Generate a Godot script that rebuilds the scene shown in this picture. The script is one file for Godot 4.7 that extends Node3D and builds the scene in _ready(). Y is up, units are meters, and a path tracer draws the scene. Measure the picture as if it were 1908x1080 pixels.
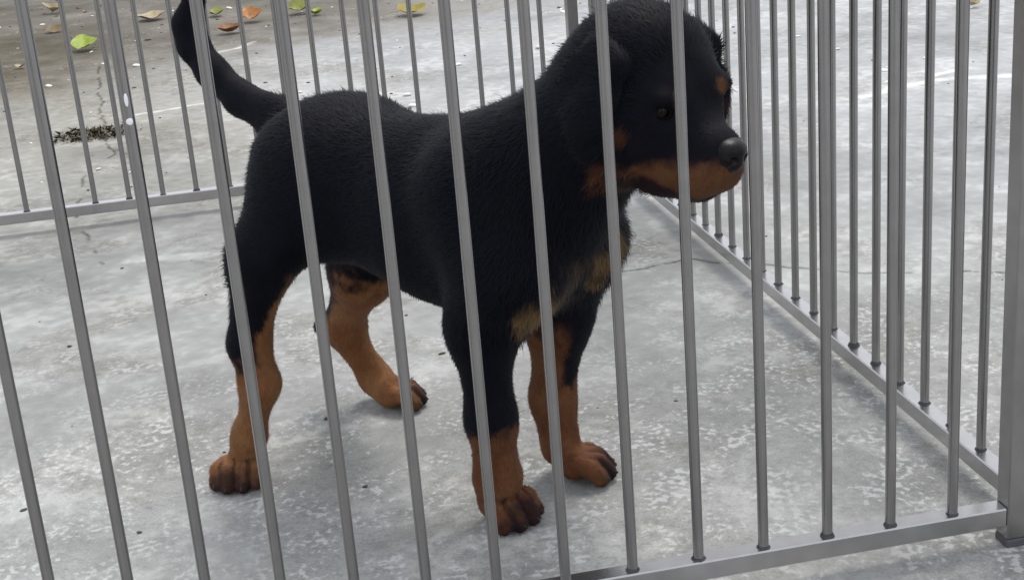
extends Node3D

# A rottweiler puppy standing in a pen of grey steel bars on worn concrete, overcast daylight.
# x runs along the front panel, z comes towards the viewer, the front panel stands at z = 0.

const PITCH := 0.06            # distance between bars
const RAIL_TOP := 0.04
const PEN_TOP := 0.82

var rng := RandomNumberGenerator.new()
var used := {}
var steel: StandardMaterial3D
var bright_steel: StandardMaterial3D
var dark_steel: StandardMaterial3D
var weld_steel: StandardMaterial3D


func _ready() -> void:
	rng.seed = 4711
	# ---------------------------------------------------------------- camera, sky, light, exposure
	var cam := Camera3D.new()
	cam.name = "camera"
	cam.fov = 22.387
	cam.near = 0.05
	cam.far = 400.0
	cam.position = Vector3(-0.5129, 0.6912, 1.0913)
	cam.rotation = Vector3(-0.33089, -0.17503, -0.08139)
	add_child(cam)
	cam.current = true

	var sky_mat := ProceduralSkyMaterial.new()
	sky_mat.sky_top_color = Color(0.90, 0.915, 0.945)
	sky_mat.sky_horizon_color = Color(0.93, 0.94, 0.955)
	sky_mat.sky_curve = 0.25
	sky_mat.sky_energy_multiplier = 1.22
	sky_mat.ground_bottom_color = Color(0.42, 0.42, 0.42)
	sky_mat.ground_horizon_color = Color(0.55, 0.56, 0.57)
	var sky := Sky.new()
	sky.sky_material = sky_mat
	var env := Environment.new()
	env.background_mode = Environment.BG_SKY
	env.sky = sky
	env.tonemap_mode = Environment.TONE_MAPPER_LINEAR
	env.tonemap_exposure = 0.84
	env.sdfgi_enabled = true
	env.ssao_enabled = true
	env.ssil_enabled = true
	var we := WorldEnvironment.new()
	we.name = "world_environment"
	we.environment = env
	add_child(we)

	var sun := DirectionalLight3D.new()
	sun.name = "sun"
	sun.light_energy = 0.80
	sun.light_color = Color(1.0, 0.985, 0.96)
	sun.light_angular_distance = 22.0
	sun.shadow_enabled = true
	add_child(sun)
	sun.look_at_from_position(Vector3(2.0, 6.5, -3.0), Vector3.ZERO)

	make_materials()
	build_ground()
	build_pen()
	build_puppy()
	build_litter()


# ==================================================================== helpers
func numbered(called: String) -> String:
	if not used.has(called):
		used[called] = 0
		return called
	used[called] += 1
	return "%s_%03d" % [called, used[called]]


func tag(o: Node, label := "", category := "", group := "", kind := "") -> void:
	if label: o.set_meta("label", label)
	if category: o.set_meta("category", category)
	if group: o.set_meta("group", group)
	if kind: o.set_meta("kind", kind)


func part(parent: Node, called: String, m: Mesh, mat: Material, at := Vector3.ZERO) -> MeshInstance3D:
	var o := MeshInstance3D.new()
	var n := called
	var i := 0
	while parent.has_node(NodePath(n)):
		i += 1
		n = "%s_%03d" % [called, i]
	o.name = n
	o.mesh = m
	o.material_override = mat
	o.position = at
	parent.add_child(o, true)
	return o


func thing(called: String, label: String, category: String, group := "") -> Node3D:
	var o := Node3D.new()
	o.name = numbered(called)
	add_child(o, true)
	tag(o, label, category, group)
	return o


func quad(st: SurfaceTool, a: Vector3, b: Vector3, c: Vector3, d: Vector3) -> void:
	for v in [a, b, c, a, c, d]:
		st.add_vertex(v)


# a box with chamfered edges, centred on zero
func bevel_box(size: Vector3, ch: float) -> ArrayMesh:
	var st := SurfaceTool.new()
	st.begin(Mesh.PRIMITIVE_TRIANGLES)
	st.set_smooth_group(-1)
	var h := size * 0.5
	var axes := [Vector3.RIGHT, Vector3.UP, Vector3.BACK]
	for ax in 3:
		for sg in [1.0, -1.0]:
			var n: Vector3 = axes[ax] * sg
			var u: Vector3 = axes[(ax + 1) % 3]
			var w: Vector3 = axes[(ax + 2) % 3]
			var c: Vector3 = n * h[ax]
			var uu: Vector3 = u * (h[(ax + 1) % 3] - ch)
			var ww: Vector3 = w * (h[(ax + 2) % 3] - ch)
			face(st, [c - uu - ww, c + uu - ww, c + uu + ww, c - uu + ww], n)
	for ax in 3:
		var a1 := (ax + 1) % 3
		var a2 := (ax + 2) % 3
		for s1 in [1.0, -1.0]:
			for s2 in [1.0, -1.0]:
				var l: Vector3 = axes[ax] * (h[ax] - ch)
				var p1: Vector3 = axes[a1] * s1 * h[a1] + axes[a2] * s2 * (h[a2] - ch)
				var p2: Vector3 = axes[a1] * s1 * (h[a1] - ch) + axes[a2] * s2 * h[a2]
				face(st, [p1 - l, p1 + l, p2 + l, p2 - l], (axes[a1] * s1 + axes[a2] * s2).normalized())
	for sx in [1.0, -1.0]:
		for sy in [1.0, -1.0]:
			for sz in [1.0, -1.0]:
				var s := Vector3(sx, sy, sz)
				var q := (h - Vector3.ONE * ch)
				var a := Vector3(h.x, q.y, q.z) * s
				var b := Vector3(q.x, h.y, q.z) * s
				var c := Vector3(q.x, q.y, h.z) * s
				face(st, [a, b, c], s.normalized())
	return st.commit()


# a convex face whose front looks along n
func face(st: SurfaceTool, p: Array, n: Vector3) -> void:
	var g: Vector3 = (p[1] - p[0]).cross(p[2] - p[0])
	var order := range(p.size())
	if g.dot(n) > 0.0:
		order.reverse()
	st.set_normal(n)
	for i in range(1, p.size() - 1):
		for k in [order[0], order[i], order[i + 1]]:
			st.add_vertex(p[k])


func lathe(profile: Array, sides: int) -> ArrayMesh:
	var st := SurfaceTool.new()
	st.begin(Mesh.PRIMITIVE_TRIANGLES)
	st.set_smooth_group(0)
	for i in profile.size() - 1:
		var a: Vector2 = profile[i]
		var b: Vector2 = profile[i + 1]
		for k in sides:
			var t0 := TAU * k / sides
			var t1 := TAU * (k + 1) / sides
			quad(st, Vector3(a.x * cos(t0), a.y, a.x * sin(t0)), Vector3(a.x * cos(t1), a.y, a.x * sin(t1)), Vector3(b.x * cos(t1), b.y, b.x * sin(t1)), Vector3(b.x * cos(t0), b.y, b.x * sin(t0)))
	st.generate_normals()
	return st.commit()


func noise(sd: int, freq: float, octaves := 4, kind := FastNoiseLite.TYPE_SIMPLEX_SMOOTH) -> FastNoiseLite:
	var n := FastNoiseLite.new()
	n.seed = sd
	n.noise_type = kind
	n.frequency = freq
	n.fractal_type = FastNoiseLite.FRACTAL_FBM
	n.fractal_octaves = octaves
	return n


# ==================================================================== materials
func make_materials() -> void:
	steel = StandardMaterial3D.new()
	steel.resource_name = "grey steel"
	steel.albedo_color = Color(0.605, 0.60, 0.60)
	steel.metallic = 0.92
	steel.metallic_specular = 0.5
	steel.roughness = 0.23
	var tex := NoiseTexture2D.new()
	tex.width = 512
	tex.height = 512
	tex.seamless = true
	tex.noise = noise(3, 0.02, 5)
	var ramp := Gradient.new()
	ramp.set_color(0, Color(0.93, 0.93, 0.935))
	ramp.set_color(1, Color(1.0, 1.0, 1.0))
	tex.color_ramp = ramp
	steel.albedo_texture = tex
	var rt := NoiseTexture2D.new()
	rt.width = 512
	rt.height = 512
	rt.seamless = true
	rt.noise = noise(9, 0.03, 4)
	var rr := Gradient.new()
	rr.set_color(0, Color(0.9, 0.9, 0.9))
	rr.set_color(1, Color(1, 1, 1))
	rt.color_ramp = rr
	steel.roughness_texture = rt
	steel.uv1_triplanar = true
	steel.uv1_world_triplanar = true
	steel.uv1_scale = Vector3(3.0, 3.0, 3.0)
	# the square rails are smoother and shinier than the tubes
	bright_steel = steel.duplicate()
	bright_steel.resource_name = "bright steel rail"
	bright_steel.albedo_color = Color(0.70, 0.695, 0.695)
	bright_steel.metallic = 0.95
	bright_steel.clearcoat_enabled = true
	bright_steel.clearcoat = 0.6
	bright_steel.clearcoat_roughness = 0.2
	bright_steel.roughness = 0.27
	weld_steel = StandardMaterial3D.new()
	weld_steel.resource_name = "weld bead"
	weld_steel.albedo_color = Color(0.27, 0.27, 0.28)
	weld_steel.metallic = 0.4
	weld_steel.roughness = 0.6
	dark_steel = StandardMaterial3D.new()
	dark_steel.resource_name = "post foot"
	dark_steel.albedo_color = Color(0.30, 0.30, 0.32)
	dark_steel.roughness = 0.6


# ==================================================================== ground
const G0 := Vector2(-1.85, -5.75)      # corner of the mapped slab (x, z)
const GS := Vector2(4.0, 6.0)

func stroke(acc: PackedFloat32Array, w: int, h: int, pts: Array, width: float, amount: float, wob: FastNoiseLite, gaps := 0.0) -> void:
	# lays a wandering line (points in metres) into a field
	var px := w / GS.x
	for i in pts.size() - 1:
		var a: Vector2 = pts[i]
		var b: Vector2 = pts[i + 1]
		var n := int((b - a).length() / 0.0015) + 1
		var side := (b - a).normalized().orthogonal()
		for k in n:
			var p := a.lerp(b, float(k) / n)
			var j := wob.get_noise_2d(p.x * 420.0, p.y * 420.0) + 0.35 * wob.get_noise_2d(p.x * 1900.0, p.y * 1900.0)
			if gaps > 0.0 and wob.get_noise_2d(p.x * 400.0 + 77.0, p.y * 400.0) < gaps - 0.6:
				continue
			p += side * j * 0.015
			var r := width * (0.55 + 0.9 * absf(wob.get_noise_2d(p.x * 2500.0, p.y * 2500.0 + 31.0)))
			var c := (p - G0) * px
			var rp := r * px
			for yy in range(maxi(0, int(c.y - rp - 1)), mini(h, int(c.y + rp + 2))):
				for xx in range(maxi(0, int(c.x - rp - 1)), mini(w, int(c.x + rp + 2))):
					var d := Vector2(xx + 0.5, yy + 0.5).distance_to(c)
					var f := smoothstep(rp * 1.25 + 0.7, rp * 0.25, d) * amount * (0.55 + 0.9 * absf(wob.get_noise_2d(p.x * 1300.0 + 9.0, p.y * 1300.0)))
					var q := yy * w + xx
					if absf(f) > absf(acc[q]):
						acc[q] = f


func build_ground() -> void:
	var w := 1200
	var h := 1800
	var px := w / GS.x
	var big := noise(21, 0.0045, 3).get_image(w, h).get_data()
	var mid := noise(22, 0.016, 5).get_image(w, h).get_data()
	var fine := noise(23, 0.09, 4).get_image(w, h).get_data()
	var cl := noise(24, 0.012, 4).get_image(w, h).get_data()
	var acc := PackedFloat32Array()
	acc.resize(w * h)
	var wob := noise(25, 0.01, 4)
	# hairline cracks and the joint across the floor
	stroke(acc, w, h, [Vector2(-0.90, -3.4), Vector2(-0.86, -2.75), Vector2(-0.80, -2.15), Vector2(-0.84, -1.93), Vector2(-0.84, -1.65), Vector2(-0.81, -1.49), Vector2(-0.77, -1.30)], 0.0030, -0.27, wob, 0.5)
	stroke(acc, w, h, [Vector2(-0.80, -2.2), Vector2(-0.72, -2.0), Vector2(-0.76, -1.9)], 0.003, -0.2, wob, 0.5)
	stroke(acc, w, h, [Vector2(-0.11, -0.93), Vector2(0.007, -0.905), Vector2(0.12, -0.917), Vector2(0.19, -0.86), Vector2(0.32, -0.767), Vector2(0.50, -0.67), Vector2(0.9, -0.5)], 0.0026, -0.34, wob, 0.3)
	# pale scrapes
	stroke(acc, w, h, [Vector2(-0.79, -2.57), Vector2(-0.65, -2.6), Vector2(-0.50, -2.66)], 0.012, 0.20, wob, 0.1)
	stroke(acc, w, h, [Vector2(-0.59, -3.38), Vector2(-0.50, -3.45), Vector2(-0.44, -3.55)], 0.014, 0.24, wob)
	stroke(acc, w, h, [Vector2(0.80, -1.82), Vector2(0.90, -1.875), Vector2(1.04, -1.91), Vector2(1.13, -1.87), Vector2(1.3, -1.80)], 0.026, 0.17, wob)
	stroke(acc, w, h, [Vector2(1.02, -1.95), Vector2(1.10, -1.98)], 0.014, 0.2, wob)
	stroke(acc, w, h, [Vector2(-0.98, -1.18), Vector2(-0.86, -1.19), Vector2(-0.78, -1.24)], 0.026, 0.10, wob, 0.45)
	stroke(acc, w, h, [Vector2(-0.72, -1.30), Vector2(-0.60, -1.28)], 0.024, 0.14, wob, 0.42)
	var data := PackedByteArray()
	data.resize(w * h * 3)
	var mask := PackedByteArray()
	mask.resize(w * h * 3)
	for y in h:
		var z := G0.y + (y + 0.5) / px
		for x in w:
			var i := y * w + x
			var wx := G0.x + (x + 0.5) / px
			var b := big[i] / 255.0 - 0.5
			var m := mid[i] / 255.0 - 0.5
			var f := fine[i] / 255.0 - 0.5
			var c := cl[i] / 255.0 - 0.5
			# paler slab outside to the right and behind; damp dirty end at the back left
			var dirt := clampf((-z - 3.05 - 0.28 * wx + b * 1.0 + m * 0.6) * 1.1, 0.0, 1.0) * clampf(1.0 - (wx + 0.1) * 0.9, 0.25, 1.0)
			var pale := clampf((wx * 1.25 - z * 0.62 - 0.72 + b * 0.6) * 1.1, 0.0, 1.0)
			var v := 0.600 + b * 0.13 + m * 0.12 + f * 0.075 + pale * 0.075
			v -= dirt * (0.27 + m * 0.22 + f * 0.12)
			if z < -1.58 and wx < -0.45:
				v -= 0.03 * clampf((-0.45 - wx) * 3.0, 0.0, 1.0)
			v += 0.030 * smoothstep(0.10, 0.30, m + f * 0.9) - 0.035 * smoothstep(0.12, 0.30, c - f * 0.5)
			v += acc[i] * (1.0 if acc[i] > 0.0 else 0.9)
			var warm := 0.012 * clampf(-z - 1.3, 0.0, 1.0) * (1.0 - pale) + dirt * 0.026 + maxf(0.0, c) * 0.02
			data[i * 3] = clampi(int((v + warm) * 255.0), 0, 255)
			data[i * 3 + 1] = clampi(int((v + warm * 0.25 + 0.003) * 255.0), 0, 255)
			data[i * 3 + 2] = clampi(int((v - warm - 0.004 + pale * 0.012) * 255.0), 0, 255)
			# how many pale flecks: many in the near half, fewer towards the back
			var near := clampf((z + 0.95) * 1.6, 0.0, 1.0)
			var k := clampf(0.10 + near * 0.95 + c * 1.6, 0.0, 1.0)
			mask[i * 3] = int(k * 255.0)
			mask[i * 3 + 1] = mask[i * 3]
			mask[i * 3 + 2] = mask[i * 3]
	var albedo := ImageTexture.create_from_image(Image.create_from_data(w, h, false, Image.FORMAT_RGB8, data))
	var where := ImageTexture.create_from_image(Image.create_from_data(w, h, false, Image.FORMAT_RGB8, mask))
	# flecks: worn white grains and dark pits, repeating every 0.9 m
	var t := 1024
	var cell := FastNoiseLite.new()
	cell.seed = 31
	cell.noise_type = FastNoiseLite.TYPE_SIMPLEX
	cell.frequency = 0.062
	cell.fractal_type = FastNoiseLite.FRACTAL_FBM
	cell.fractal_octaves = 5
	cell.domain_warp_enabled = true
	cell.domain_warp_amplitude = 9.0
	cell.domain_warp_frequency = 0.03
	var fl := cell.get_seamless_image(t, t).get_data()
	var gr := noise(32, 0.22, 2).get_seamless_image(t, t).get_data()
	var cluster := noise(33, 0.011, 3).get_seamless_image(t, t).get_data()
	var ov := PackedByteArray()
	ov.resize(t * t * 4)
	for i in t * t:
		var e := fl[i] / 255.0 + (cluster[i] / 255.0 - 0.5) * 0.62
		var a := smoothstep(0.58, 0.84, e) * 0.55
		var g := gr[i] / 255.0
		var col := 0.83
		var dark := smoothstep(0.36, 0.26, fl[i] / 255.0 + (g - 0.5) * 0.15) * 0.26
		if dark > a:
			a = dark
			col = 0.40
		else:
			a = maxf(a, absf(g - 0.5) * 0.55)
			if g < 0.5 and a < 0.28:
				col = 0.45
		ov[i * 4] = int(col * 255.0)
		ov[i * 4 + 1] = int(col * 255.0)
		ov[i * 4 + 2] = int(minf(1.0, col * 1.01) * 255.0)
		ov[i * 4 + 3] = int(a * 255.0)
	var flecks := ImageTexture.create_from_image(Image.create_from_data(t, t, false, Image.FORMAT_RGBA8, ov))

	var mat := StandardMaterial3D.new()
	mat.resource_name = "worn concrete"
	mat.albedo_texture = albedo
	mat.roughness = 0.8
	mat.metallic_specular = 0.22
	mat.detail_enabled = true
	mat.detail_albedo = flecks
	mat.detail_mask = where
	mat.detail_uv_layer = BaseMaterial3D.DETAIL_UV_2
	mat.detail_blend_mode = BaseMaterial3D.BLEND_MODE_MIX
	# fine relief of the mapped slab
	var bump := Image.create_from_data(w, h, false, Image.FORMAT_L8, fine)
	mat.heightmap_enabled = true
	mat.heightmap_texture = ImageTexture.create_from_image(bump)
	mat.heightmap_scale = 0.25

	var st := SurfaceTool.new()
	st.begin(Mesh.PRIMITIVE_TRIANGLES)
	# slabs of 4 x 6 m, mirrored from one to the next so that no edge shows
	for i in range(-16, 17):
		for j in range(-13, 14):
			var x0 := G0.x + GS.x * i if i > -16 else -400.0
			var x1 := G0.x + GS.x * (i + 1) if i < 16 else 400.0
			var z0 := G0.y + GS.y * j if j > -13 else -400.0
			var z1 := G0.y + GS.y * (j + 1) if j < 13 else 400.0
			for q in [[0, 0], [1, 0], [1, 1], [0, 0], [1, 1], [0, 1]]:
				var p := Vector3(x1 if q[0] else x0, 0.0, z1 if q[1] else z0)
				st.set_normal(Vector3.UP)
				st.set_uv(Vector2((q[0] if i % 2 == 0 else 1 - q[0]) * 0.998 + 0.001, (q[1] if j % 2 == 0 else 1 - q[1]) * 0.998 + 0.001))
				st.set_uv2(Vector2(p.x / 0.9, p.z / 0.9))
				st.add_vertex(p)
	var g := part(self, "ground", st.commit(), mat)
	tag(g, "worn pale grey concrete floor with cracks and white flecks", "concrete floor", "", "structure")


# ==================================================================== pen
# bars stand along +x of the panel from its origin; posts at both ends
func make_panel(called: String, label: String, length: float, bars: Array) -> Node3D:
	var p := thing(called, label, "fence panel", "steel bar panels of the puppy pen")
	var mid := length * 0.5
	var rl := length - 0.0203
	var rail_steel: StandardMaterial3D = bright_steel
	var rail_mesh := bevel_box(Vector3(rl, 0.0185, 0.0195), 0.0013)
	part(p, "bottom_rail", rail_mesh, rail_steel, Vector3(mid, RAIL_TOP - 0.00925, -0.0018))
	part(p, "top_rail", rail_mesh, rail_steel, Vector3(mid, PEN_TOP, -0.0018))
	var post_mesh := bevel_box(Vector3(0.0203, PEN_TOP + 0.004, 0.0210), 0.0013)
	var foot_mesh := bevel_box(Vector3(0.0212, 0.008, 0.0219), 0.0012)
	for x in [0.0, length]:
		var post := part(p, "post", post_mesh, steel, Vector3(x, 0.008 + (PEN_TOP + 0.004) * 0.5, -0.0018))
		part(post, "post_foot", foot_mesh, dark_steel, Vector3(0, -(PEN_TOP + 0.004) * 0.5 - 0.004, 0))
	var hb := PEN_TOP - 0.00925 - RAIL_TOP
	var bar_mesh := lathe([Vector2(0.0047, 0.0), Vector2(0.0047, hb)], 22)
	var weld_mesh := lathe([Vector2(0.0064, -0.0004), Vector2(0.0058, 0.0006), Vector2(0.0051, 0.0014), Vector2(0.0046, 0.0022)], 18)
	for x in bars:
		var b := part(p, "bar", bar_mesh, steel, Vector3(x, RAIL_TOP, 0.0))
		var bead := part(b, "weld", weld_mesh, weld_steel)
		var fat := rng.randf_range(0.94, 1.14)
		bead.scale = Vector3(fat, rng.randf_range(0.6, 1.7), fat * rng.randf_range(0.95, 1.08))
		bead.rotation.y = rng.randf() * TAU
	return p


func build_pen() -> void:
	# front panel: bars at x = 0.0664 - 0.06 i, right post at 0.1268
	var front_bars := []
	for i in 20:
		front_bars.append(1.2602 - 0.0604 - PITCH * i)
	var front := make_panel("front_pen_panel", "nearest grey steel bar panel, standing in front of the puppy", 1.2602, front_bars)
	front.position = Vector3(0.1268 - 1.2602, 0, 0)
	# back panel
	var back := make_panel("back_pen_panel", "far grey steel bar panel behind the puppy's back and tail", 1.2602, front_bars)
	back.position = Vector3(0.1100 - 1.2602, 0, -1.562)
	# right panel runs from the front right corner to the back
	var side_bars := []
	for k in 25:
		side_bars.append(0.0494 + PITCH * k)
	var side := make_panel("side_pen_panel", "grey steel bar panel receding along the right, beside the puppy's nose", 1.5494, side_bars)
	side.position = Vector3(0.1542, 0, -0.0015)
	side.rotation.y = PI / 2
	# white spots on the second bar from the left
	var white := StandardMaterial3D.new()
	white.resource_name = "white spot"
	white.albedo_color = Color(0.93, 0.94, 0.95)
	white.roughness = 0.35
	for s in [[-0.5936, 0.4975, 0.0016, 0.0058], [-0.5936, 0.4815, 0.0026, 0.0030]]:
		var sp := SphereMesh.new()
		sp.radius = 1.0
		sp.height = 2.0
		sp.radial_segments = 14
		sp.rings = 8
		var near: Node3D = front.get_node("bar_011")
		var o := part(near, "white_spot", sp, white, Vector3(0.0006, s[1] - RAIL_TOP, 0.0040))
		o.scale = Vector3(s[2], s[3], 0.0012)


# ==================================================================== puppy: field, skin and fur
class Field:
	var lo: Vector3
	var n: Vector3i
	var c: float
	var d: PackedFloat32Array

	func _init(from: Vector3, to: Vector3, cell: float) -> void:
		lo = from
		c = cell
		n = Vector3i(((to - from) / cell).ceil()) + Vector3i.ONE
		d = PackedFloat32Array()
		d.resize(n.x * n.y * n.z)
		d.fill(0.2)

	func blend(a: Vector3i, b: Vector3i, k: float, f: Callable) -> void:
		for z in range(a.z, b.z):
			for y in range(a.y, b.y):
				var q := (z * n.y + y) * n.x
				for x in range(a.x, b.x):
					var v: float = f.call(lo + Vector3(x, y, z) * c)
					var o := d[q + x]
					var h := maxf(k - absf(o - v), 0.0) / k
					d[q + x] = minf(o, v) - h * h * k * 0.25

	func box(p: Vector3, q: Vector3) -> Array:
		var a := Vector3i(((p - lo) / c).floor()).clamp(Vector3i.ZERO, n)
		var b := (Vector3i(((q - lo) / c).ceil()) + Vector3i.ONE).clamp(Vector3i.ZERO, n)
		return [a, b]

	func cap(p: Vector3, rp: float, q: Vector3, rq: float, k: float) -> void:
		var m := Vector3.ONE * (maxf(rp, rq) + k + c * 2.0)
		var bb := box(p.min(q) - m, p.max(q) + m)
		var a: Vector3i = bb[0]
		var b: Vector3i = bb[1]
		var pq := q - p
		var inv := 1.0 / pq.length_squared()
		var dr := rq - rp
		for z in range(a.z, b.z):
			for y in range(a.y, b.y):
				var row := (z * n.y + y) * n.x
				for x in range(a.x, b.x):
					var e := lo + Vector3(x, y, z) * c - p
					var t := clampf(e.dot(pq) * inv, 0.0, 1.0)
					var v := (e - pq * t).length() - rp - dr * t
					var o := d[row + x]
					var h := k - absf(o - v)
					if h > 0.0:
						d[row + x] = minf(o, v) - h * h / k * 0.25
					elif v < o:
						d[row + x] = v

	func ell(ce: Vector3, rad: Vector3, fwd: Vector3, up: Vector3, k: float) -> void:
		var f := fwd.normalized()
		var u := (up - f * up.dot(f)).normalized()
		var m3 := Basis(f, u, f.cross(u)).transposed()
		var m := Vector3.ONE * (maxf(rad.x, maxf(rad.y, rad.z)) + k + c * 2.0)
		var bb := box(ce - m, ce + m)
		var a: Vector3i = bb[0]
		var b: Vector3i = bb[1]
		var i1 := Vector3.ONE / rad
		for z in range(a.z, b.z):
			for y in range(a.y, b.y):
				var row := (z * n.y + y) * n.x
				for x in range(a.x, b.x):
					var e := m3 * (lo + Vector3(x, y, z) * c - ce) * i1
					var k0 := e.length()
					var k1 := (e * i1).length()
					var v := k0 * (k0 - 1.0) / maxf(k1, 1e-6)
					var o := d[row + x]
					var h := k - absf(o - v)
					if h > 0.0:
						d[row + x] = minf(o, v) - h * h / k * 0.25
					elif v < o:
						d[row + x] = v

	# carve a rounded pit
	func pit(ce: Vector3, rad: float, k: float) -> void:
		var m := Vector3.ONE * (rad + k + c * 2.0)
		var bb := box(ce - m, ce + m)
		for z in range(bb[0].z, bb[1].z):
			for y in range(bb[0].y, bb[1].y):
				var row: int = (z * n.y + y) * n.x
				for x in range(bb[0].x, bb[1].x):
					var v := rad - (lo + Vector3(x, y, z) * c).distance_to(ce)
					var o := d[row + x]
					var h := maxf(k - absf(o - v), 0.0)
					d[row + x] = maxf(o, v) + h * h / k * 0.25

	func at(p: Vector3) -> float:
		var g := (p - lo) / c
		var i := Vector3i(g.floor()).clamp(Vector3i.ZERO, n - Vector3i.ONE * 2)
		var f := g - Vector3(i)
		var q := (i.z * n.y + i.y) * n.x + i.x
		var sy := n.x
		var sz := n.x * n.y
		var a := lerpf(lerpf(d[q], d[q + 1], f.x), lerpf(d[q + sy], d[q + sy + 1], f.x), f.y)
		var b := lerpf(lerpf(d[q + sz], d[q + sz + 1], f.x), lerpf(d[q + sz + sy], d[q + sz + sy + 1], f.x), f.y)
		return lerpf(a, b, f.z)

	# surface nets: [vertices, normals, indices]
	func skin() -> Array:
		var verts := PackedVector3Array()
		var idx := PackedInt32Array()
		var sy := n.x
		var sz := n.x * n.y
		var of := {}
		var offs := [0, 1, sy, sy + 1, sz, sz + 1, sz + sy, sz + sy + 1]
		var pos := [Vector3(0, 0, 0), Vector3(1, 0, 0), Vector3(0, 1, 0), Vector3(1, 1, 0), Vector3(0, 0, 1), Vector3(1, 0, 1), Vector3(0, 1, 1), Vector3(1, 1, 1)]
		var edges := [[0, 1], [2, 3], [4, 5], [6, 7], [0, 2], [1, 3], [4, 6], [5, 7], [0, 4], [1, 5], [2, 6], [3, 7]]
		var lim := c * 2.0
		var cells := PackedInt32Array()
		for z in n.z - 1:
			for y in n.y - 1:
				var row := (z * n.y + y) * n.x
				for x in n.x - 1:
					var q := row + x
					if absf(d[q]) > lim:
						continue
					var s := 0
					for o in offs:
						if d[q + o] < 0.0:
							s += 1
					if s == 0 or s == 8:
						continue
					var sum := Vector3.ZERO
					var cnt := 0
					for e in edges:
						var a := d[q + offs[e[0]]]
						var b := d[q + offs[e[1]]]
						if (a < 0.0) != (b < 0.0):
							sum += (pos[e[0]] as Vector3).lerp(pos[e[1]], a / (a - b))
							cnt += 1
					of[q] = verts.size()
					verts.append(lo + (Vector3(x, y, z) + sum / cnt) * c)
					cells.append(q)
		for q in cells:
			var a := d[q] < 0.0
			for e in [[1, sy, sz], [sy, sz, 1], [sz, 1, sy]]:
				var b: bool = d[q + e[0]] < 0.0
				if a == b:
					continue
				var u: int = e[1]
				var w: int = e[2]
				if not (of.has(q - u) and of.has(q - w) and of.has(q - u - w)):
					continue
				var v0: int = of[q - u - w]
				var v1: int = of[q - w]
				var v2: int = of[q]
				var v3: int = of[q - u]
				if a:
					for i in [v0, v2, v1, v0, v3, v2]: idx.append(i)
				else:
					for i in [v0, v1, v2, v0, v2, v3]: idx.append(i)
		var normals := PackedVector3Array()
		normals.resize(verts.size())
		var e0 := c * 0.8
		for i in verts.size():
			var v := verts[i]
			normals[i] = Vector3(at(v + Vector3(e0, 0, 0)) - at(v - Vector3(e0, 0, 0)), at(v + Vector3(0, e0, 0)) - at(v - Vector3(0, e0, 0)), at(v + Vector3(0, 0, e0)) - at(v - Vector3(0, 0, e0))).normalized()
		return [verts, normals, idx]


# head frame, in the puppy's own axes: x forward along the back, y up, z to the puppy's right
var hc := Vector3(0.118, 0.431, -0.018)
var hf := Vector3.ZERO
var hu := Vector3.ZERO
var hr := Vector3.ZERO

func hd(x: float, y: float, z: float) -> Vector3:
	return hc + hf * x + hu * y + hr * z


func hv(x: float, y: float, z: float) -> Vector3:
	return hf * x + hu * y + hr * z


func hell(f: Field, x: float, y: float, z: float, rad: Vector3, k: float, fw := Vector3(1, 0, 0), up := Vector3(0, 1, 0)) -> void:
	f.ell(hd(x, y, z), rad, hv(fw.x, fw.y, fw.z), hv(up.x, up.y, up.z), k)


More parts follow.
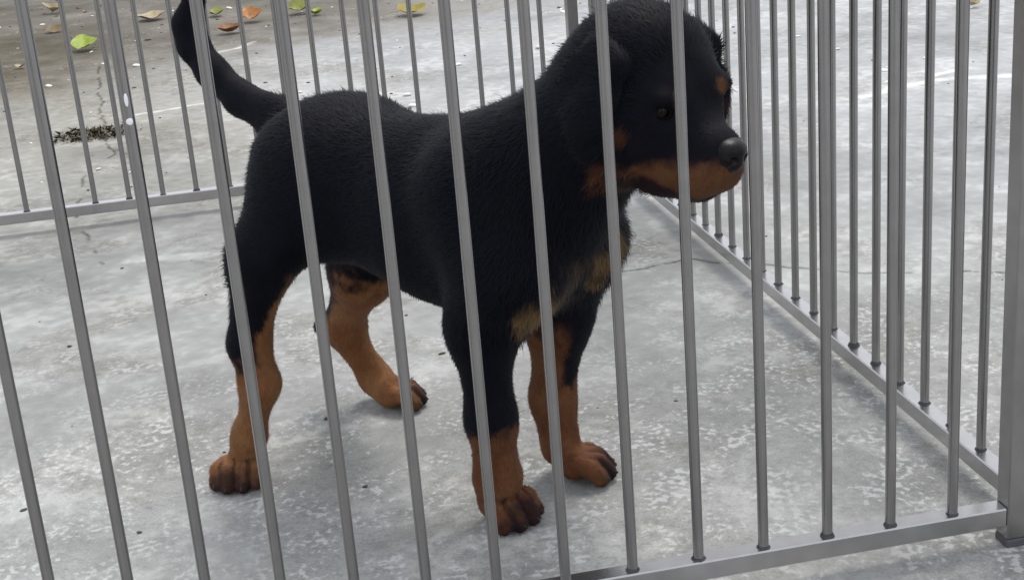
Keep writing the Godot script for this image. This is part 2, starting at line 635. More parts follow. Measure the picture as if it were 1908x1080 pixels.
func body_field() -> Field:
	var f := Field.new(Vector3(-0.50, -0.012, -0.20), Vector3(0.27, 0.545, 0.19), 0.0036)
	var R := Vector3.RIGHT
	var U := Vector3.UP
	# trunk
	f.ell(Vector3(-0.235, 0.320, 0), Vector3(0.077, 0.074, 0.066), R, U, 0.03)
	f.cap(Vector3(-0.235, 0.322, 0), 0.064, Vector3(-0.13, 0.312, 0), 0.069, 0.05)
	f.ell(Vector3(-0.075, 0.292, 0), Vector3(0.120, 0.089, 0.075), Vector3(1, -0.05, 0), U, 0.05)
	f.ell(Vector3(-0.020, 0.285, 0), Vector3(0.060, 0.080, 0.072), R, U, 0.04)
	f.cap(Vector3(-0.05, 0.340, 0), 0.038, Vector3(0.02, 0.345, 0), 0.050, 0.05)
	f.cap(Vector3(0.0, 0.335, 0), 0.066, Vector3(0.085, 0.407, -0.006), 0.061, 0.05)
	for s in [1.0, -1.0]:
		f.cap(Vector3(-0.03, 0.34, 0.050 * s), 0.043, Vector3(0.012, 0.265, 0.064 * s), 0.038, 0.04)
	# right foreleg
	f.cap(Vector3(0.012, 0.265, 0.062), 0.038, Vector3(-0.0199, 0.2122, 0.068), 0.0275, 0.03)
	f.cap(Vector3(-0.0199, 0.2122, 0.068), 0.0275, Vector3(-0.0196, 0.1174, 0.066), 0.0215, 0.03)
	f.cap(Vector3(-0.0196, 0.1174, 0.066), 0.0215, Vector3(-0.0241, 0.0506, 0.058), 0.0215, 0.02)
	f.cap(Vector3(-0.0241, 0.0506, 0.058), 0.0205, Vector3(-0.030, 0.028, 0.052), 0.021, 0.015)
	# left foreleg
	f.cap(Vector3(0.012, 0.265, -0.062), 0.038, Vector3(-0.0190, 0.1789, -0.060), 0.029, 0.03)
	f.cap(Vector3(-0.0190, 0.1789, -0.060), 0.029, Vector3(-0.0343, 0.0864, -0.062), 0.0205, 0.03)
	f.cap(Vector3(-0.0343, 0.0864, -0.062), 0.0205, Vector3(-0.0286, 0.0321, -0.062), 0.0215, 0.02)
	# right hind leg
	f.cap(Vector3(-0.243, 0.325, 0.036), 0.063, Vector3(-0.2634, 0.2621, 0.098), 0.028, 0.04)
	f.cap(Vector3(-0.2700, 0.2613, 0.098), 0.0285, Vector3(-0.2883, 0.1700, 0.112), 0.0185, 0.03)
	f.cap(Vector3(-0.2883, 0.1700, 0.112), 0.0185, Vector3(-0.2832, 0.1251, 0.110), 0.0175, 0.02)
	f.cap(Vector3(-0.2832, 0.1251, 0.110), 0.0175, Vector3(-0.3127, 0.0602, 0.108), 0.0145, 0.02)
	f.cap(Vector3(-0.3127, 0.0602, 0.108), 0.0145, Vector3(-0.3274, 0.0311, 0.105), 0.018, 0.02)
	# left hind leg
	f.cap(Vector3(-0.235, 0.325, -0.036), 0.058, Vector3(-0.2830, 0.1950, -0.070), 0.030, 0.05)
	f.cap(Vector3(-0.2830, 0.1950, -0.070), 0.031, Vector3(-0.3481, 0.1176, -0.100), 0.021, 0.04)
	f.cap(Vector3(-0.3942, 0.0951, -0.110), 0.012, Vector3(-0.3527, 0.1050, -0.105), 0.020, 0.02)
	f.cap(Vector3(-0.3589, 0.0921, -0.110), 0.020, Vector3(-0.3386, 0.0291, -0.130), 0.0160, 0.02)
	f.cap(Vector3(-0.3386, 0.0291, -0.130), 0.0160, Vector3(-0.318, 0.0215, -0.125), 0.0165, 0.02)
	# tail
	var tp := [Vector3(-0.3069, 0.3775, 0), Vector3(-0.3659, 0.3973, 0), Vector3(-0.4041, 0.4245, 0), Vector3(-0.4278, 0.4527, 0), Vector3(-0.4312, 0.4758, 0), Vector3(-0.4153, 0.5046, 0)]
	var tr := [0.023, 0.0158, 0.0150, 0.0146, 0.0140, 0.0110]
	for i in 5:
		f.cap(tp[i], tr[i], tp[i + 1], tr[i + 1], 0.012)
	# head
	hell(f, -0.005, 0.014, 0, Vector3(0.064, 0.059, 0.061), 0.03)
	for z in [1.0, -1.0]:
		hell(f, 0.003, -0.03, 0.033 * z, Vector3(0.049, 0.042, 0.034), 0.025)
		hell(f, 0.046, 0.006, 0.022 * z, Vector3(0.022, 0.022, 0.022), 0.02)
	f.cap(hd(0.045, -0.029, 0), 0.0365, hd(0.085, -0.034, 0), 0.0285, 0.02)
	for z in [1.0, -1.0]:
		hell(f, 0.070, -0.050, 0.015 * z, Vector3(0.036, 0.023, 0.017), 0.015)
	hell(f, 0.058, -0.068, 0, Vector3(0.036, 0.014, 0.017), 0.008)
	for z in [1.0, -1.0]:
		hell(f, 0.040, -0.062, 0.017 * z, Vector3(0.030, 0.020, 0.015), 0.010)
	hell(f, 0.100, -0.028, 0, Vector3(0.013, 0.014, 0.0165), 0.010)
	# the coat's bulk over trunk and head
	for z in f.n.z:
		for y in f.n.y:
			var bulk := 0.0010 * smoothstep(0.15, 0.25, f.lo.y + y * f.c)
			if bulk > 0.0:
				var row := (z * f.n.y + y) * f.n.x
				for x in f.n.x:
					f.d[row + x] -= bulk
	# eye sockets
	for z in [1.0, -1.0]:
		hell(f, 0.0555, 0.0150, 0.0345 * z, Vector3(0.013, 0.0065, 0.010), 0.008, Vector3(0.72, 0.1, 0.69 * z))
		f.pit(hd(0.0655, 0.003, 0.0385 * z), 0.0085, 0.006)
	# paws: a pad and four bent toes each
	for p in PAWS:
		var c: Vector3 = p[0]
		var fw: Vector3 = p[1]
		var sd := Vector3(-fw.z, 0, fw.x)
		var s: float = p[2]
		f.ell(c + s * (fw * 0.002 + U * 0.0175), Vector3(0.019, 0.0155, 0.0205) * s, fw, U, 0.010)
		for t in TOES:
			var knuckle: Vector3 = c + s * (fw * (t.y + 0.022) + sd * t.x + U * 0.0215)
			f.cap(c + s * (fw * 0.004 + sd * t.x * 0.75 + U * 0.025), 0.0085 * s, knuckle, 0.0096 * s, 0.0036)
			f.cap(knuckle, 0.0096 * s, c + s * (fw * (t.y + 0.033) + sd * t.x * 1.06 + U * 0.0092), 0.0088 * s, 0.003)
	return f


const PAWS := [
	[Vector3(-0.0300, 0, 0.0510), Vector3(0.985, 0, 0.174), 0.98],
	[Vector3(-0.0099, 0, -0.0564), Vector3(0.828, 0, -0.561), 0.97],
	[Vector3(-0.3380, 0, 0.1035), Vector3(0.531, 0, 0.847), 0.93],
	[Vector3(-0.3101, 0, -0.1209), Vector3(0.718, 0, -0.696), 0.94],
]
const TOES := [Vector2(-0.0222, -0.005), Vector2(-0.0084, 0.004), Vector2(0.0084, 0.004), Vector2(0.0222, -0.005)]

var patch := FastNoiseLite.new()

# 0 black ... 1 tan
func tan_share(p: Vector3, nm: Vector3) -> float:
	var j := patch.get_noise_3dv(p * 1000.0)
	var t := 0.0
	var h := (p - hc)
	var hx := h.dot(hf)
	var hy := h.dot(hu)
	var hz := h.dot(hr)
	if hx > 0.0 and h.length() < 0.16 and p.x > 0.06:
		# muzzle and cheeks below a line that rises towards the nose
		var line := -0.052 + 0.27 * maxf(0.0, hx - 0.025)
		t = smoothstep(0.008, -0.007, hy - line + j * 0.008) * smoothstep(0.008, 0.022, hx + j * 0.008)
		t *= smoothstep(-0.088, -0.078, hy)
		for z in [1.0, -1.0]:
			t = maxf(t, 0.85 * smoothstep(0.0095, 0.0050, Vector3(hx, hy, hz).distance_to(Vector3(0.064, 0.016, 0.0265 if z > 0.0 else -0.026)) + j * 0.003))
			t = maxf(t, 0.6 * smoothstep(0.013, 0.007, Vector3(hx, hy, hz).distance_to(Vector3(0.034, -0.020, 0.061 * z)) + j * 0.003))
		# dark lips
		t *= 1.0 - 0.85 * smoothstep(-0.054, -0.061, hy + j * 0.004 + 0.13 * maxf(0.0, hx - 0.035)) * smoothstep(0.016, 0.03, hx)
		return t
	if p.x > -0.12:
		# chest patches
		t = 0.85 * smoothstep(0.032, 0.014, p.distance_to(Vector3(0.045, 0.236, 0.066)) + j * 0.016)
		t = maxf(t, 0.22 * smoothstep(0.034, 0.012, p.distance_to(Vector3(0.055, 0.248, 0.020)) + j * 0.03))
		t = maxf(t, 0.75 * smoothstep(0.034, 0.014, p.distance_to(Vector3(0.055, 0.258, -0.038)) + j * 0.024))
		# forelegs: tan below the wrist, and up the inside
		var edge := 0.108 + 0.10 * (p.x + 0.02)
		t = maxf(t, smoothstep(0.007, -0.007, p.y - edge + j * 0.012))
		var inner := -nm.z * signf(p.z)
		t = maxf(t, smoothstep(0.0, 0.45, inner + j * 0.3 - maxf(0.0, nm.x) * 0.55) * smoothstep(0.190, 0.160, p.y + j * 0.02))
	else:
		var s := signf(p.z)
		var inner := -nm.z * s
		# hind legs: tan on the front and inside from the thigh down, black behind and outside
		var top := smoothstep(0.270, 0.225, p.y + j * 0.03) if s > 0.0 else smoothstep(0.208, 0.172, p.y + j * 0.03)
		var frontish := nm.x * 0.75 + inner * 0.75
		var need := 0.10 + 0.38 * smoothstep(0.17, 0.23, p.y) if s > 0.0 else 0.05
		t = smoothstep(need, need + 0.35, frontish + j * 0.35) * top
		var low := 0.150 if s > 0.0 else 0.085
		t = maxf(t, smoothstep(0.012, -0.012, p.y - low + j * 0.02))
		if s < 0.0 and p.y > 0.03:
			t *= smoothstep(-0.378, -0.362, p.x + j * 0.01)
			t *= smoothstep(0.9, 0.3, -nm.x + j * 0.2)
	# pencilled toes and dark soles
	if p.y < 0.038:
		for w in PAWS:
			var q: Vector3 = p - w[0]
			var along: float = q.dot(w[1]) / w[2]
			if absf(q.x) < 0.07 and absf(q.z) < 0.07 and along > 0.008:
				var mark := smoothstep(0.020, 0.040, along + j * 0.012)
				t *= 1.0 - 0.80 * mark
				# pencil marks, with the shade of the grooves between toes painted in
				var across: float = q.dot(Vector3(-w[1].z, 0, w[1].x)) / w[2]
				var line := minf(minf(absf(across), absf(across - 0.0162)), absf(across + 0.0162))
				t *= 1.0 - 0.62 * smoothstep(0.0038, 0.0010, line + j * 0.001) * smoothstep(0.010, 0.018, along)
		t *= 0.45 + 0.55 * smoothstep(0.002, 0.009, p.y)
	return clampf(t, 0.0, 1.0)


func coat(p: Vector3, nm: Vector3) -> Color:
	var t := tan_share(p, nm)
	var black := Color(0.0046, 0.0052, 0.0108)
	var warm := Color(0.180, 0.070, 0.034)
	var k := patch.get_noise_3dv(p * 400.0 + Vector3(50, 0, 0))
	warm = warm.lerp(Color(0.235, 0.112, 0.055), clampf(0.35 + k * 0.9, 0.0, 1.0))
	# mahogany of muzzle and forelegs is darkened to paint in their shade
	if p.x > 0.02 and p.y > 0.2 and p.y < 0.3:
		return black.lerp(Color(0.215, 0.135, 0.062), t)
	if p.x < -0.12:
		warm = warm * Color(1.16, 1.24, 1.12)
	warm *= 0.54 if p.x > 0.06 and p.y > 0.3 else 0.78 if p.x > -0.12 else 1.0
	return black.lerp(warm, t)


# the way the coat is combed
func flow(p: Vector3) -> Vector3:
	var v := Vector3(-1.0, -0.38, 0.0)
	if p.x < -0.31 and p.y > 0.375:
		v = Vector3(-0.75, 0.65, 0) if p.x > -0.42 else Vector3(0.1, 1, 0)
	elif p.distance_to(hc) < 0.105 and p.x > 0.05:
		var q := p - hc
		v = -hf * 0.9 - hu * (0.9 if q.dot(hu) < 0.0 else 0.15) + q.normalized() * 0.1
	elif p.y < 0.235:
		v = Vector3(-0.22, -1.0, 0)
	elif p.x > 0.0:
		v = Vector3(-0.55, -0.8, 0)
	return v


func hair_length(p: Vector3) -> float:
	var q := p - hc
	var hx := q.dot(hf)
	if p.y < 0.050: return 0.0033
	if hx > 0.045 and p.x > 0.1: return 0.0028
	if p.distance_to(hc) < 0.10: return 0.0088
	if p.x < -0.32 and p.y > 0.37: return 0.0034
	if p.y < 0.20: return 0.0046
	# longer on neck, chest and the back of the thighs
	if p.x > -0.03: return 0.0112
	if p.x < -0.29 and p.y < 0.35: return 0.0092
	return lerpf(0.0052, 0.0092, smoothstep(0.24, 0.40, p.y))


func fur(skin: Array, density: float, scale: float, off: Callable) -> ArrayMesh:
	var vs: PackedVector3Array = skin[0]
	var ns: PackedVector3Array = skin[1]
	var ix: PackedInt32Array = skin[2]
	var pv := PackedVector3Array()
	var pn := PackedVector3Array()
	var pc := PackedColorArray()
	var pi := PackedInt32Array()
	var due := 0.0
	for t in range(0, ix.size(), 3):
		var a := vs[ix[t]]
		var b := vs[ix[t + 1]]
		var c := vs[ix[t + 2]]
		var area := (b - a).cross(c - a).length() * 0.5
		var mid := (a + b + c) / 3.0
		var ln := hair_length(mid) * scale
		var dens := density * (0.0085 / maxf(ln, 0.0040))
		due += area * dens
		while due > 0.0:
			due -= 1.0
			if due > 0.0 and rng.randf() < 0.0:
				continue
			var u := rng.randf()
			var w := rng.randf()
			if u + w > 1.0:
				u = 1.0 - u
				w = 1.0 - w
			var p := a + (b - a) * u + (c - a) * w
			if off.call(p):
				continue
			var nm := (ns[ix[t]] * (1.0 - u - w) + ns[ix[t + 1]] * u + ns[ix[t + 2]] * w).normalized()
			var fl := flow(p)
			var clump := Vector3(patch.get_noise_3dv(p * 900.0), patch.get_noise_3dv(p * 900.0 + Vector3(91, 0, 0)), patch.get_noise_3dv(p * 900.0 + Vector3(0, 57, 0)))
			fl = (fl - nm * fl.dot(nm)).normalized() + clump * 0.32 + Vector3(rng.randfn(0, 0.22), rng.randfn(0, 0.22), rng.randfn(0, 0.22))
			var l := ln * rng.randf_range(0.6, 1.25) * (1.5 if rng.randf() < 0.05 else 1.0)
			var d0 := (fl * 0.8 + nm * 0.52).normalized()
			var d1 := (fl * 0.95 + nm * 0.22 + Vector3(0, -0.12, 0)).normalized()
			var sd := d0.cross(nm).normalized() * 0.00036 * (0.8 + 0.5 * rng.randf())
			var p0 := p - nm * 0.0008
			var p1 := p0 + d0 * l * 0.5
			var p2 := p1 + d1 * l * 0.55
			var base := pv.size()
			pv.append(p0 - sd)
			pv.append(p0 + sd)
			pv.append(p1 - sd * 0.85)
			pv.append(p1 + sd * 0.85)
			pv.append(p2)
			var n2 := (nm + sd.normalized() * rng.randf_range(-0.16, 0.16)).normalized()
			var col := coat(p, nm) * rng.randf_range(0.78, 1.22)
			for i in 5:
				pn.append(n2)
				pc.append(col)
			for i in [0, 2, 1, 1, 2, 3, 2, 4, 3]:
				pi.append(base + i)
	var arr := []
	arr.resize(Mesh.ARRAY_MAX)
	arr[Mesh.ARRAY_VERTEX] = pv
	arr[Mesh.ARRAY_NORMAL] = pn
	arr[Mesh.ARRAY_COLOR] = pc
	arr[Mesh.ARRAY_INDEX] = pi
	var m := ArrayMesh.new()
	m.add_surface_from_arrays(Mesh.PRIMITIVE_TRIANGLES, arr)
	return m


func skin_mesh(skin: Array, color: Callable) -> ArrayMesh:
	var cols := PackedColorArray()
	cols.resize(skin[0].size())
	for i in cols.size():
		cols[i] = color.call(skin[0][i], skin[1][i])
	var arr := []
	arr.resize(Mesh.ARRAY_MAX)
	arr[Mesh.ARRAY_VERTEX] = skin[0]
	arr[Mesh.ARRAY_NORMAL] = skin[1]
	arr[Mesh.ARRAY_COLOR] = cols
	arr[Mesh.ARRAY_INDEX] = skin[2]
	var m := ArrayMesh.new()
	m.add_surface_from_arrays(Mesh.PRIMITIVE_TRIANGLES, arr)
	return m


func build_puppy() -> void:
	var hp := deg_to_rad(13.0)
	var hy := deg_to_rad(15.0)
	hf = Vector3(cos(hy) * cos(hp), -sin(hp), sin(hy) * cos(hp)).normalized()
	hr = hf.cross(Vector3.UP).normalized()
	hu = hr.cross(hf)
	patch.seed = 5
	patch.frequency = 0.05
	patch.fractal_octaves = 3

	var dog := thing("puppy", "black and tan rottweiler puppy standing inside the pen, looking right, tail raised", "puppy")
	dog.position = Vector3(-0.256, 0, -0.2205)
	dog.rotation.y = -0.80453

	var skin_mat := StandardMaterial3D.new()
	skin_mat.resource_name = "undercoat"
	skin_mat.vertex_color_use_as_albedo = true
	skin_mat.roughness = 0.75
	skin_mat.metallic_specular = 0.25
	var fur_mat := StandardMaterial3D.new()
	fur_mat.resource_name = "fur"
	fur_mat.vertex_color_use_as_albedo = true
	fur_mat.roughness = 0.62
	fur_mat.metallic_specular = 0.24
	fur_mat.rim_enabled = true
	fur_mat.rim = 0.07
	fur_mat.rim_tint = 0.2
	fur_mat.cull_mode = BaseMaterial3D.CULL_DISABLED

	var t0 := Time.get_ticks_msec()
	var f := body_field()
	var skin := f.skin()
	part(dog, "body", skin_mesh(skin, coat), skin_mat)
	var bald := func(p: Vector3) -> bool:
		if p.y < 0.006: return true
		for z in [1.0, -1.0]:
			if p.distance_to(hd(0.064, 0.003, 0.0395 * z)) < 0.0080: return true
		return p.distance_to(hd(0.108, -0.023, 0)) < 0.0145
	var hair := part(dog, "fur", fur(skin, 460000.0, 1.0, bald), fur_mat)
	tag(hair, "", "", "", "stuff")

	# ears: soft folded flaps hanging beside the cheeks
	for z in [1.0, -1.0]:
		var c := hd(0.0, 0.0, 0.072 * z)
		var e := Field.new(c - Vector3.ONE * 0.075, c + Vector3.ONE * 0.075, 0.0026)
		e.cap(hd(-0.012, 0.046, 0.046 * z), 0.0085, hd(0.022, 0.036, 0.056 * z), 0.0085, 0.01)
		e.ell(hd(0.002, 0.012, 0.0675 * z), Vector3(0.032, 0.038, 0.0064), hv(1, -0.06, -0.12 * z), hv(0.1, 1, -0.36 * z), 0.014)
		e.ell(hd(0.013 if z > 0.0 else 0.022, -0.022, 0.0745 * z), Vector3(0.018, 0.029, 0.0060), hv(1, -0.1, -0.20 * z), hv(-0.15, 1, -0.12 * z), 0.016)
		var es := e.skin()
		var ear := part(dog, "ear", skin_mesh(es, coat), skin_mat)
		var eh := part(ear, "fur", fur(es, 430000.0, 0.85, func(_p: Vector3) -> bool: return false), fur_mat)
		tag(eh, "", "", "", "stuff")

	# nose leather with two nostrils
	var nose_mat := StandardMaterial3D.new()
	nose_mat.resource_name = "nose leather"
	nose_mat.albedo_color = Color(0.035, 0.034, 0.045)
	nose_mat.roughness = 0.40
	nose_mat.metallic_specular = 0.35
	var pebble := NoiseTexture2D.new()
	pebble.width = 256
	pebble.height = 256
	pebble.seamless = true
	pebble.noise = noise(41, 0.06, 2, FastNoiseLite.TYPE_CELLULAR)
	pebble.as_normal_map = true
	pebble.bump_strength = 3.0
	nose_mat.normal_enabled = true
	nose_mat.normal_texture = pebble
	nose_mat.normal_scale = 0.5
	nose_mat.uv1_triplanar = true
	nose_mat.uv1_scale = Vector3.ONE * 45.0
	var nc := hd(0.110, -0.022, 0)
	var nf := Field.new(nc - Vector3.ONE * 0.03, nc + Vector3.ONE * 0.03, 0.0011)
	hell(nf, 0.1045, -0.0180, 0, Vector3(0.0130, 0.0085, 0.0150), 0.004)
	hell(nf, 0.1085, -0.0275, 0, Vector3(0.0098, 0.0115, 0.0100), 0.005)
	for z in [1.0, -1.0]:
		hell(nf, 0.1055, -0.0245, 0.0098 * z, Vector3(0.0095, 0.0078, 0.0062), 0.003)
		nf.pit(hd(0.1165, -0.0245, 0.0072 * z), 0.0036, 0.0015)
		nf.pit(hd(0.1125, -0.0275, 0.0132 * z), 0.0027, 0.0015)
	nf.pit(hd(0.1185, -0.0335, 0), 0.0015, 0.002)
	part(dog, "nose", skin_mesh(nf.skin(), func(_p: Vector3, _n: Vector3) -> Color: return Color.WHITE), nose_mat, hf * 0.0035 - hu * 0.001)

	# eyes: dark wet balls with lids
	var ball := SphereMesh.new()
	ball.radius = 0.0084
	ball.height = 0.0168
	ball.radial_segments = 24
	ball.rings = 14
	var eye_mat := StandardMaterial3D.new()
	eye_mat.resource_name = "dark brown eye"
	eye_mat.albedo_color = Color(0.05, 0.03, 0.025)
	eye_mat.roughness = 0.10
	eye_mat.metallic_specular = 0.2
	eye_mat.clearcoat_enabled = true
	eye_mat.clearcoat = 0.2
	eye_mat.clearcoat_roughness = 0.03
	var lid_mat := StandardMaterial3D.new()
	lid_mat.resource_name = "eyelid"
	lid_mat.albedo_color = Color(0.05, 0.048, 0.05)
	lid_mat.roughness = 0.85
	lid_mat.metallic_specular = 0.2
	var lid_mesh := TorusMesh.new()
	lid_mesh.inner_radius = 0.0057
	lid_mesh.outer_radius = 0.0090
	lid_mesh.rings = 28
	lid_mesh.ring_segments = 10
	for z in [1.0, -1.0]:
		var c := hd(0.0538, 0.003, 0.0332 if z > 0.0 else -0.0330)
		var eye := part(dog, "eye", ball, eye_mat, c)
		var out := hv(0.72, 0.05, 0.69 * z).normalized()
		var lid := part(eye, "eyelid", lid_mesh, lid_mat, out * 0.0061)
		var u := (hu - out * hu.dot(out)).normalized()
		lid.basis = Basis(u.cross(out), out, u * 1.0).orthonormalized() * Basis.from_scale(Vector3(1.15, 1.0, 0.74))

	# claws
	var claw_mat := StandardMaterial3D.new()
	claw_mat.resource_name = "dark claw"
	claw_mat.albedo_color = Color(0.09, 0.075, 0.072)
	claw_mat.roughness = 0.35
	var claw := lathe([Vector2(0.0023, 0.0), Vector2(0.0022, 0.002), Vector2(0.0016, 0.0042), Vector2(0.0008, 0.0060), Vector2(0.0001, 0.0064)], 10)
	for p in PAWS:
		var c: Vector3 = p[0]
		var fw: Vector3 = p[1]
		var sd := Vector3(-fw.z, 0, fw.x)
		var s: float = p[2]
		for t in TOES:
			var at: Vector3 = c + s * (fw * (t.y + 0.0375) + sd * t.x * 1.08 + Vector3.UP * 0.0120)
			var dir: Vector3 = (fw * 0.85 + sd * t.x * 4.0 + Vector3.DOWN * 0.62).normalized()
			var o := part(dog, "claw", claw, claw_mat, at)
			o.basis = Basis(Quaternion(Vector3.UP, dir))
	print("puppy built in ", Time.get_ticks_msec() - t0, " ms")


# ==================================================================== litter on the concrete
func leaf_mesh(length: float, width: float, curl: float, fold: float, sd: int) -> ArrayMesh:
	var st := SurfaceTool.new()
	st.begin(Mesh.PRIMITIVE_TRIANGLES)
	st.set_smooth_group(0)
	var r := RandomNumberGenerator.new()
	r.seed = sd
	var ph := r.randf() * TAU
	var grid := []
	var nl := 12
	var nw := 6
	for i in nl + 1:
		var t := float(i) / nl
		var half := width * 0.5 * pow(sin(PI * pow(t, 0.82)), 0.75) + 0.0012
		var row := []
		for j in nw + 1:
			var u := j * 2.0 / nw - 1.0
			var x := (t - 0.5) * length
			var z := u * half * (1.0 + 0.06 * sin(t * 25.0 + ph))
			var y := 0.004 + curl * (t - 0.45) * (t - 0.45) * length + fold * absf(u) * half + 0.10 * half * sin(t * 7.0 + u * 2.5 + ph) * absf(u)
			row.append(Vector3(x, maxf(0.0015, y), z))
		grid.append(row)
	for i in nl:
		for j in nw:
			quad(st, grid[i][j], grid[i][j + 1], grid[i + 1][j + 1], grid[i + 1][j])
	st.generate_normals()
	return st.commit()


func leaf_material(called: String, a: Color, b: Color, sd: int) -> StandardMaterial3D:
	var m := StandardMaterial3D.new()
	m.resource_name = called
	var t := NoiseTexture2D.new()
	t.width = 128
	t.height = 128
	t.seamless = true
	t.noise = noise(sd, 0.02, 4)
	var g := Gradient.new()
	g.set_color(0, a)
	g.set_color(1, b)
	t.color_ramp = g
	m.albedo_texture = t
	m.uv1_triplanar = true
	m.uv1_scale = Vector3.ONE * 14.0
	m.roughness = 0.55
	m.cull_mode = BaseMaterial3D.CULL_DISABLED
	m.backlight_enabled = true
	m.backlight = Color(a.r * 0.3, a.g * 0.3, a.b * 0.2)
	return m


func build_litter() -> void:
	var lime := leaf_material("lime leaf", Color(0.46, 0.54, 0.12), Color(0.64, 0.70, 0.26), 61)
	var yellow := leaf_material("yellow leaf", Color(0.48, 0.47, 0.12), Color(0.64, 0.54, 0.20), 62)
	var orange := leaf_material("orange leaf", Color(0.52, 0.32, 0.12), Color(0.76, 0.52, 0.24), 63)
	var brown := leaf_material("brown leaf", Color(0.36, 0.22, 0.13), Color(0.62, 0.42, 0.18), 64)
	var ochre := leaf_material("ochre leaf", Color(0.36, 0.28, 0.12), Color(0.48, 0.38, 0.16), 65)
	var olive := leaf_material("olive leaf", Color(0.40, 0.44, 0.14), Color(0.55, 0.56, 0.22), 66)
	var cream := leaf_material("cream leaf", Color(0.55, 0.49, 0.36), Color(0.74, 0.70, 0.58), 67)
	var stem_mat := StandardMaterial3D.new()
	stem_mat.resource_name = "leaf stalk"
	stem_mat.albedo_color = Color(0.55, 0.50, 0.33)
	stem_mat.roughness = 0.7
	# where, turn, length, width, curl, fold, material, label
	var list := [
		[Vector2(-0.970, -3.762), 4.0, 0.085, 0.104, 0.9, 0.33, lime, "bright lime green leaf on the concrete, nearest left beyond the back panel"],
		[Vector2(-1.142, -3.514), -35.0, 0.037, 0.024, 1.2, 0.38, cream, "small cream and yellow leaf scrap at the far left edge"],
		[Vector2(-1.110, -4.270), 8.0, 0.062, 0.061, 0.7, 0.19, ochre, "dull brown ochre leaf lying flat behind the far left bars"],
		[Vector2(-1.163, -4.822), 60.0, 0.056, 0.086, 1.6, 0.57, cream, "curled torn cream leaf at the top left"],
		[Vector2(-0.776, -4.327), 12.0, 0.103, 0.109, 0.7, 0.28, cream, "flat pale beige leaf left of the raised tail"],
		[Vector2(-0.431, -4.011), 6.0, 0.080, 0.091, 1.2, 0.47, orange, "bright orange leaf right of the raised tail"],
		[Vector2(-0.508, -3.785), 10.0, 0.087, 0.067, 1.0, 0.57, brown, "brown leaf with an orange side, just below the bright orange leaf"],
		[Vector2(-0.548, -4.245), 0.0, 0.051, 0.086, 0.9, 0.38, olive, "small olive leaf just right of the tail tip"],
		[Vector2(-0.262, -4.085), -20.0, 0.082, 0.097, 1.0, 0.47, olive, "crumpled olive green leaf above the puppy's rump"],
		[Vector2(-0.212, -4.000), -12.0, 0.041, 0.055, 1.0, 0.57, lime, "small lime leaf touching the crumpled olive leaf"],
		[Vector2(0.086, -3.760), 14.0, 0.101, 0.104, 0.8, 0.28, yellow, "broad yellow leaf above the middle of the puppy's back"],
		[Vector2(1.545, -2.740), 30.0, 0.041, 0.041, 1.7, 0.57, cream, "curled cream leaf at the top right"],
	]
	var i := 0
	for e in list:
		i += 1
		var o := thing("fallen_leaf", e[7], "leaf", "leaves fallen on the concrete beyond the pen")
		o.position = Vector3(e[0].x, 0.0, e[0].y)
		# lying askew: one edge on the ground, the other propped up by its own curl
		var tilt := 8.0 + 7.0 * sin(i * 2.3)
		o.rotation_degrees = Vector3(tilt, e[1], 0)
		o.position.y = e[3] * 0.30 * sin(deg_to_rad(tilt))
		part(o, "blade", leaf_mesh(e[2], e[3], e[4], e[5], 70 + i), e[6])
		var half: float = e[2] * 0.5
		var st := CylinderMesh.new()
		st.top_radius = 0.0006
		st.bottom_radius = 0.0010
		st.height = e[2] * 0.35
		st.radial_segments = 6
		st.rings = 1
		var s := part(o, "stalk", st, stem_mat, Vector3(-half - e[2] * 0.14, 0.0040 + e[4] * 0.12 * e[2], 0))
		s.rotation_degrees = Vector3(0, 12, 86)

	# a tuft of dry moss and plant crumbs by the back panel
	var r := RandomNumberGenerator.new()
	r.seed = 99
	var st := SurfaceTool.new()
	st.begin(Mesh.PRIMITIVE_TRIANGLES)
	for k in 700:
		var ang := r.randf() * TAU
		var rad := sqrt(r.randf())
		var lobe := Vector2(r.randf_range(-0.03, 0.085) if r.randf() < 0.8 else r.randf_range(-0.065, 0.105), r.randf_range(-0.02, 0.02))
		var p := Vector3(lobe.x + cos(ang) * rad * 0.04, 0.0, lobe.y + sin(ang) * rad * 0.062)
		p.y = 0.001 + r.randf() * 0.014 * (1.0 - rad * 0.7)
		var d := Vector3(r.randfn(), absf(r.randfn()) * 0.5, r.randfn()).normalized() * r.randf_range(0.006, 0.018)
		var w := d.cross(Vector3(r.randfn(), r.randfn(), r.randfn())).normalized() * (r.randf_range(0.0010, 0.0028) if r.randf() < 0.8 else r.randf_range(0.003, 0.006))
		var g := r.randf()
		st.set_color(Color(0.060, 0.055, 0.035).lerp(Color(0.20, 0.17, 0.11), g))
		st.set_normal((Vector3.UP + w.normalized() * 0.6).normalized())
		st.add_vertex(p - w)
		st.add_vertex(p + d)
		st.add_vertex(p + w)
	var moss := StandardMaterial3D.new()
	moss.resource_name = "dry moss"
	moss.vertex_color_use_as_albedo = true
	moss.roughness = 0.9
	moss.cull_mode = BaseMaterial3D.CULL_DISABLED
	var clump := MeshInstance3D.new()
	clump.name = numbered("moss_clump")
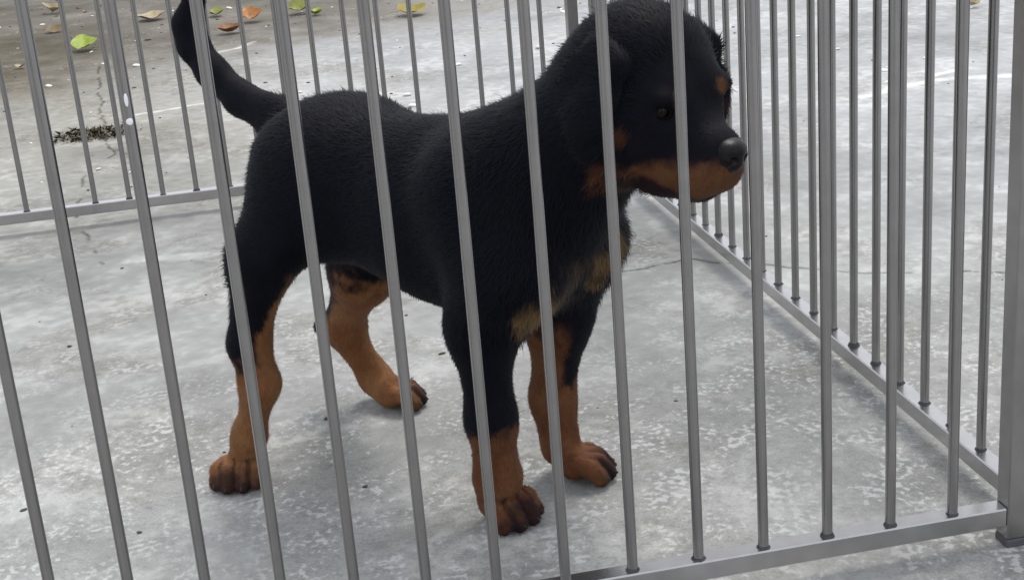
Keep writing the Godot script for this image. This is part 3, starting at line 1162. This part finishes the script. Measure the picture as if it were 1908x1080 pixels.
	clump.mesh = st.commit()
	clump.material_override = moss
	clump.position = Vector3(-0.875, 0.0, -2.375)
	add_child(clump, true)
	tag(clump, "dark green clump of dry moss and plant crumbs beyond the back panel at the left", "moss")

	# grit nobody could count: pale chips and dark crumbs
	grit("white_grit", "scattered white petals and chips on the concrete", 170, Color(0.80, 0.79, 0.76), 0.0025, 0.0100, 7, -4.9, -1.9, 0.35)
	grit("leaf_crumbs", "scattered brown crumbs of leaves on the concrete behind the pen", 200, Color(0.14, 0.085, 0.045), 0.0022, 0.0085, 12, -5.5, -3.5, 0.3)
	grit("dark_grit", "scattered dark crumbs of dirt on the concrete", 340, Color(0.07, 0.065, 0.06), 0.0010, 0.0042, 8, -4.9, 0.2, 0.75)


func grit(called: String, label: String, count: int, col: Color, small: float, large: float, sd: int, z0: float, z1: float, spread: float) -> void:
	var r := RandomNumberGenerator.new()
	r.seed = sd
	var base := SphereMesh.new()
	base.radius = 1.0
	base.height = 2.0
	base.radial_segments = 7
	base.rings = 4
	var mm := MultiMesh.new()
	mm.transform_format = MultiMesh.TRANSFORM_3D
	mm.mesh = base
	mm.instance_count = count
	for i in count:
		var t := r.randf()
		var z := lerpf(z0, z1, pow(t, 1.0 if spread > 0.5 else 1.5))
		var x := r.randf_range(-1.45, 1.7) if spread > 0.5 else r.randf_range(-1.45, 1.7) - 0.25 * r.randf()
		var s := lerpf(small, large, pow(r.randf(), 2.5))
		var b := Basis.from_euler(Vector3(r.randf_range(-0.3, 0.3), r.randf() * TAU, r.randf_range(-0.3, 0.3))) * Basis.from_scale(Vector3(s * r.randf_range(0.9, 1.9), s * 0.45, s))
		mm.set_instance_transform(i, Transform3D(b, Vector3(x, s * 0.3, z)))
	var m := StandardMaterial3D.new()
	m.resource_name = called
	m.albedo_color = col.linear_to_srgb()
	m.roughness = 0.8
	var o := MultiMeshInstance3D.new()
	o.name = called
	o.multimesh = mm
	o.material_override = m
	add_child(o, true)
	tag(o, label, "debris", "", "stuff")
